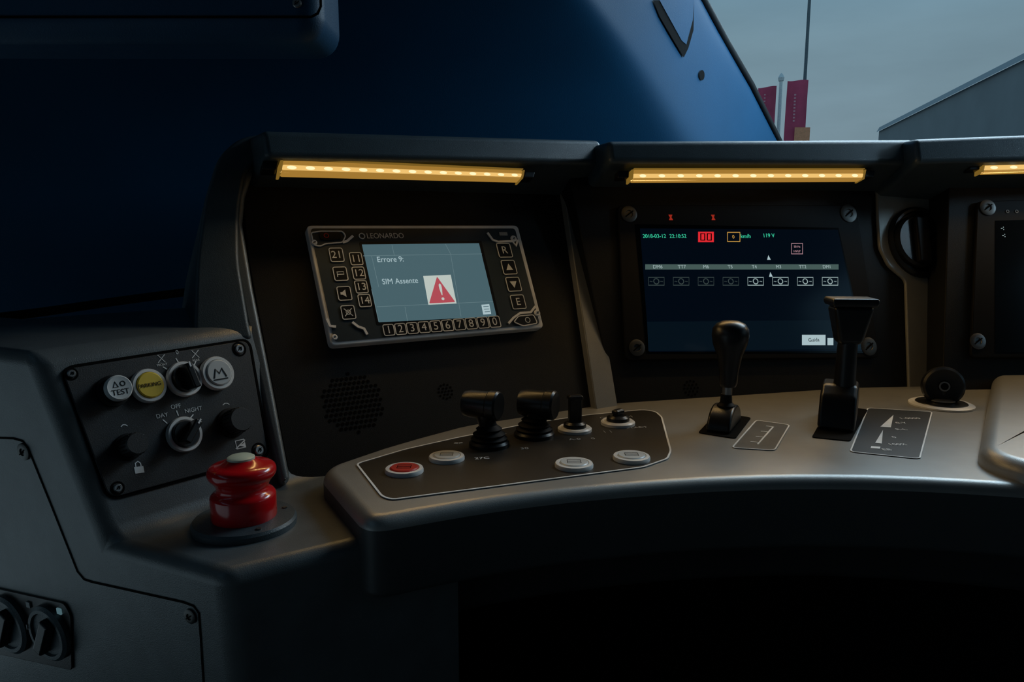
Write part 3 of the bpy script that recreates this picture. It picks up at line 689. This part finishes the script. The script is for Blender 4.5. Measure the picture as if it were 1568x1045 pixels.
def banner(u0,u1,v0,v1,y,org=False,sl=0):
    e=empty('flag_banner'); a=at_y(u0,v0+sl,y);b=at_y(u1,v0,y);bot=at_y(u0,v1,y).z
    v=[];f=[];n=12;m_=14
    for j in range(m_+1):
        for i in range(n+1):
            s_=i/n;t=j/m_; top=a.lerp(b,s_); v.append((top.x,y+.06*math.sin(s_*7+t*3),top.z*(1-t)+bot*t))
    for j in range(m_):
        for i in range(n): q=j*(n+1)+i; f.append((q,q+1,q+n+2,q+n+1))
    addo('cloth',mesh('cloth',v,f),FLG,e)
    if org:
        p=at_y(1217,195,y-.12);p2=at_y(1238,240,y-.12)
        addo('cloth_emblem',mesh('em',[(p.x,p.y,p.z),(p2.x,p.y,p.z),(p2.x,p.y,p2.z),(p.x,p.y,p2.z)],[(0,1,2,3)]),ORG,e)
    for i in range(9): 
        z_=at_y(u0,145+i*5,y-.1).z; x_=at_y(u0+(u1-u0)*.35,150,y-.1).x
        box('cloth_letter_%d'%i,(x_,y-.09,z_),(.05,.005,.04),mat_w,e,.0)
banner(1161,1190,131,330,24,sl=4);banner(1206,1239,122,330,19.8,True,sl=2)
wp=mat('warehouse_cladding',(.30,.34,.36),.7,vs=.3,var=.08)
nt=wp.node_tree; 
wt=nt.nodes.new('ShaderNodeTexWave'); wt.inputs['Scale'].default_value=1.6; wt.bands_direction='X'
bp=nt.nodes.new('ShaderNodeBump'); bp.inputs['Strength'].default_value=.5; nt.links.new(wt.outputs['Fac'],bp.inputs['Height']); nt.links.new(bp.outputs['Normal'],nt.nodes['Principled BSDF'].inputs['Normal'])
w0=at_y(1346,201,80); w1=at_y(1568,95,46.5); w1.z=w0.z; dW=(w1-w0); w1b=w0+dW*1.25
e=empty('warehouse_building'); nn=Vector((abs(dW.y),abs(dW.x),0)).normalized()*30
V=[w0,w1b,w1b+nn,w0+nn]; z0=-1.5
v=[tuple(p) for p in V]+[(p.x,p.y,z0) for p in V]
addo('hall',mesh('hall',v,[(0,1,2,3),(0,4,5,1),(1,5,6,2),(2,6,7,3),(3,7,4,0)]),wp,e,smooth=False)
ev=[tuple(p+Vector((0,0,.4))) for p in (w0,w1b)]+[tuple(p+Vector((0,0,-.1))-nn*.01) for p in (w1b,w0)]
addo('eaves_trim',mesh('eaves',ev,[(0,1,2,3)]),mat('eaves',(.4,.46,.5),.6),e,smooth=False)
pd=w0.lerp(w1,.93)-nn*.008
bx=w0.lerp(w1,.98)-nn*.008
addo('hall_window',mesh('hw',[tuple(pd+Vector((0,0,-7))),tuple(bx+Vector((0,0,-7))),tuple(bx+Vector((0,0,-4.6))),tuple(pd+Vector((0,0,-4.6)))],[(0,1,2,3)]),mat('hall_window_glass',(.55,.6,.62),.3),e,smooth=False)
# ------------------------------------------------------------ world : overcast dusk sky
w=bpy.data.worlds.new('world');sc.world=w;w.use_nodes=True;nt=w.node_tree;bg=nt.nodes['Background']
tc=nt.nodes.new('ShaderNodeTexCoord');sx_=nt.nodes.new('ShaderNodeSeparateXYZ');nt.links.new(tc.outputs['Generated'],sx_.inputs[0])
rp=nt.nodes.new('ShaderNodeValToRGB');rp.color_ramp.elements[0].position=-0.0;rp.color_ramp.elements[0].color=(.18,.25,.29,1)
rp.color_ramp.elements[1].position=.55;rp.color_ramp.elements[1].color=(.09,.18,.26,1)
x=rp.color_ramp.elements.new(.22);x.color=(.145,.232,.285,1)
x=rp.color_ramp.elements.new(.32);x.color=(.105,.20,.27,1)
nt.links.new(sx_.outputs['Z'],rp.inputs['Fac'])
mp=nt.nodes.new('ShaderNodeMapping');mp.inputs['Scale'].default_value=(1,1,4);nt.links.new(tc.outputs['Generated'],mp.inputs[0])
nz=nt.nodes.new('ShaderNodeTexNoise');nz.inputs['Scale'].default_value=2.6;nz.inputs['Detail'].default_value=5;nt.links.new(mp.outputs[0],nz.inputs['Vector'])
mr=nt.nodes.new('ShaderNodeMapRange');mr.inputs['From Min'].default_value=.3;mr.inputs['From Max'].default_value=.7;mr.inputs['To Min'].default_value=.85;mr.inputs['To Max'].default_value=1.15
nt.links.new(nz.outputs['Fac'],mr.inputs['Value'])
mx=nt.nodes.new('ShaderNodeVectorMath');mx.operation='SCALE';nt.links.new(rp.outputs['Color'],mx.inputs[0]);nt.links.new(mr.outputs[0],mx.inputs['Scale'])
nt.links.new(mx.outputs[0],bg.inputs['Color']);bg.inputs['Strength'].default_value=1.15
def area(n_,loc,tgt,sx,sy,e,col,spread=180):
    l=bpy.data.lights.new(n_,'AREA');l.shape='RECTANGLE';l.size=sx;l.size_y=sy;l.energy=e;l.color=col;l.spread=math.radians(spread)
    o=bpy.data.objects.new(n_,l);sc.collection.objects.link(o);o.location=loc
    o.rotation_euler=(Vector(tgt)-Vector(loc)).to_track_quat('-Z','Y').to_euler(); return o
area('windscreen_skylight',(1.4,2.1,2.2),(.35,.95,.85),1.2,.6,6.5,(.62,.84,1),90)
area('pillar_fill_light',(2.2,1.2,1.8),(.65,2.0,1.6),.6,.5,5.0,(.5,.78,1),45)  # added fill lamp, narrow beam aimed to brighten the blue pillar
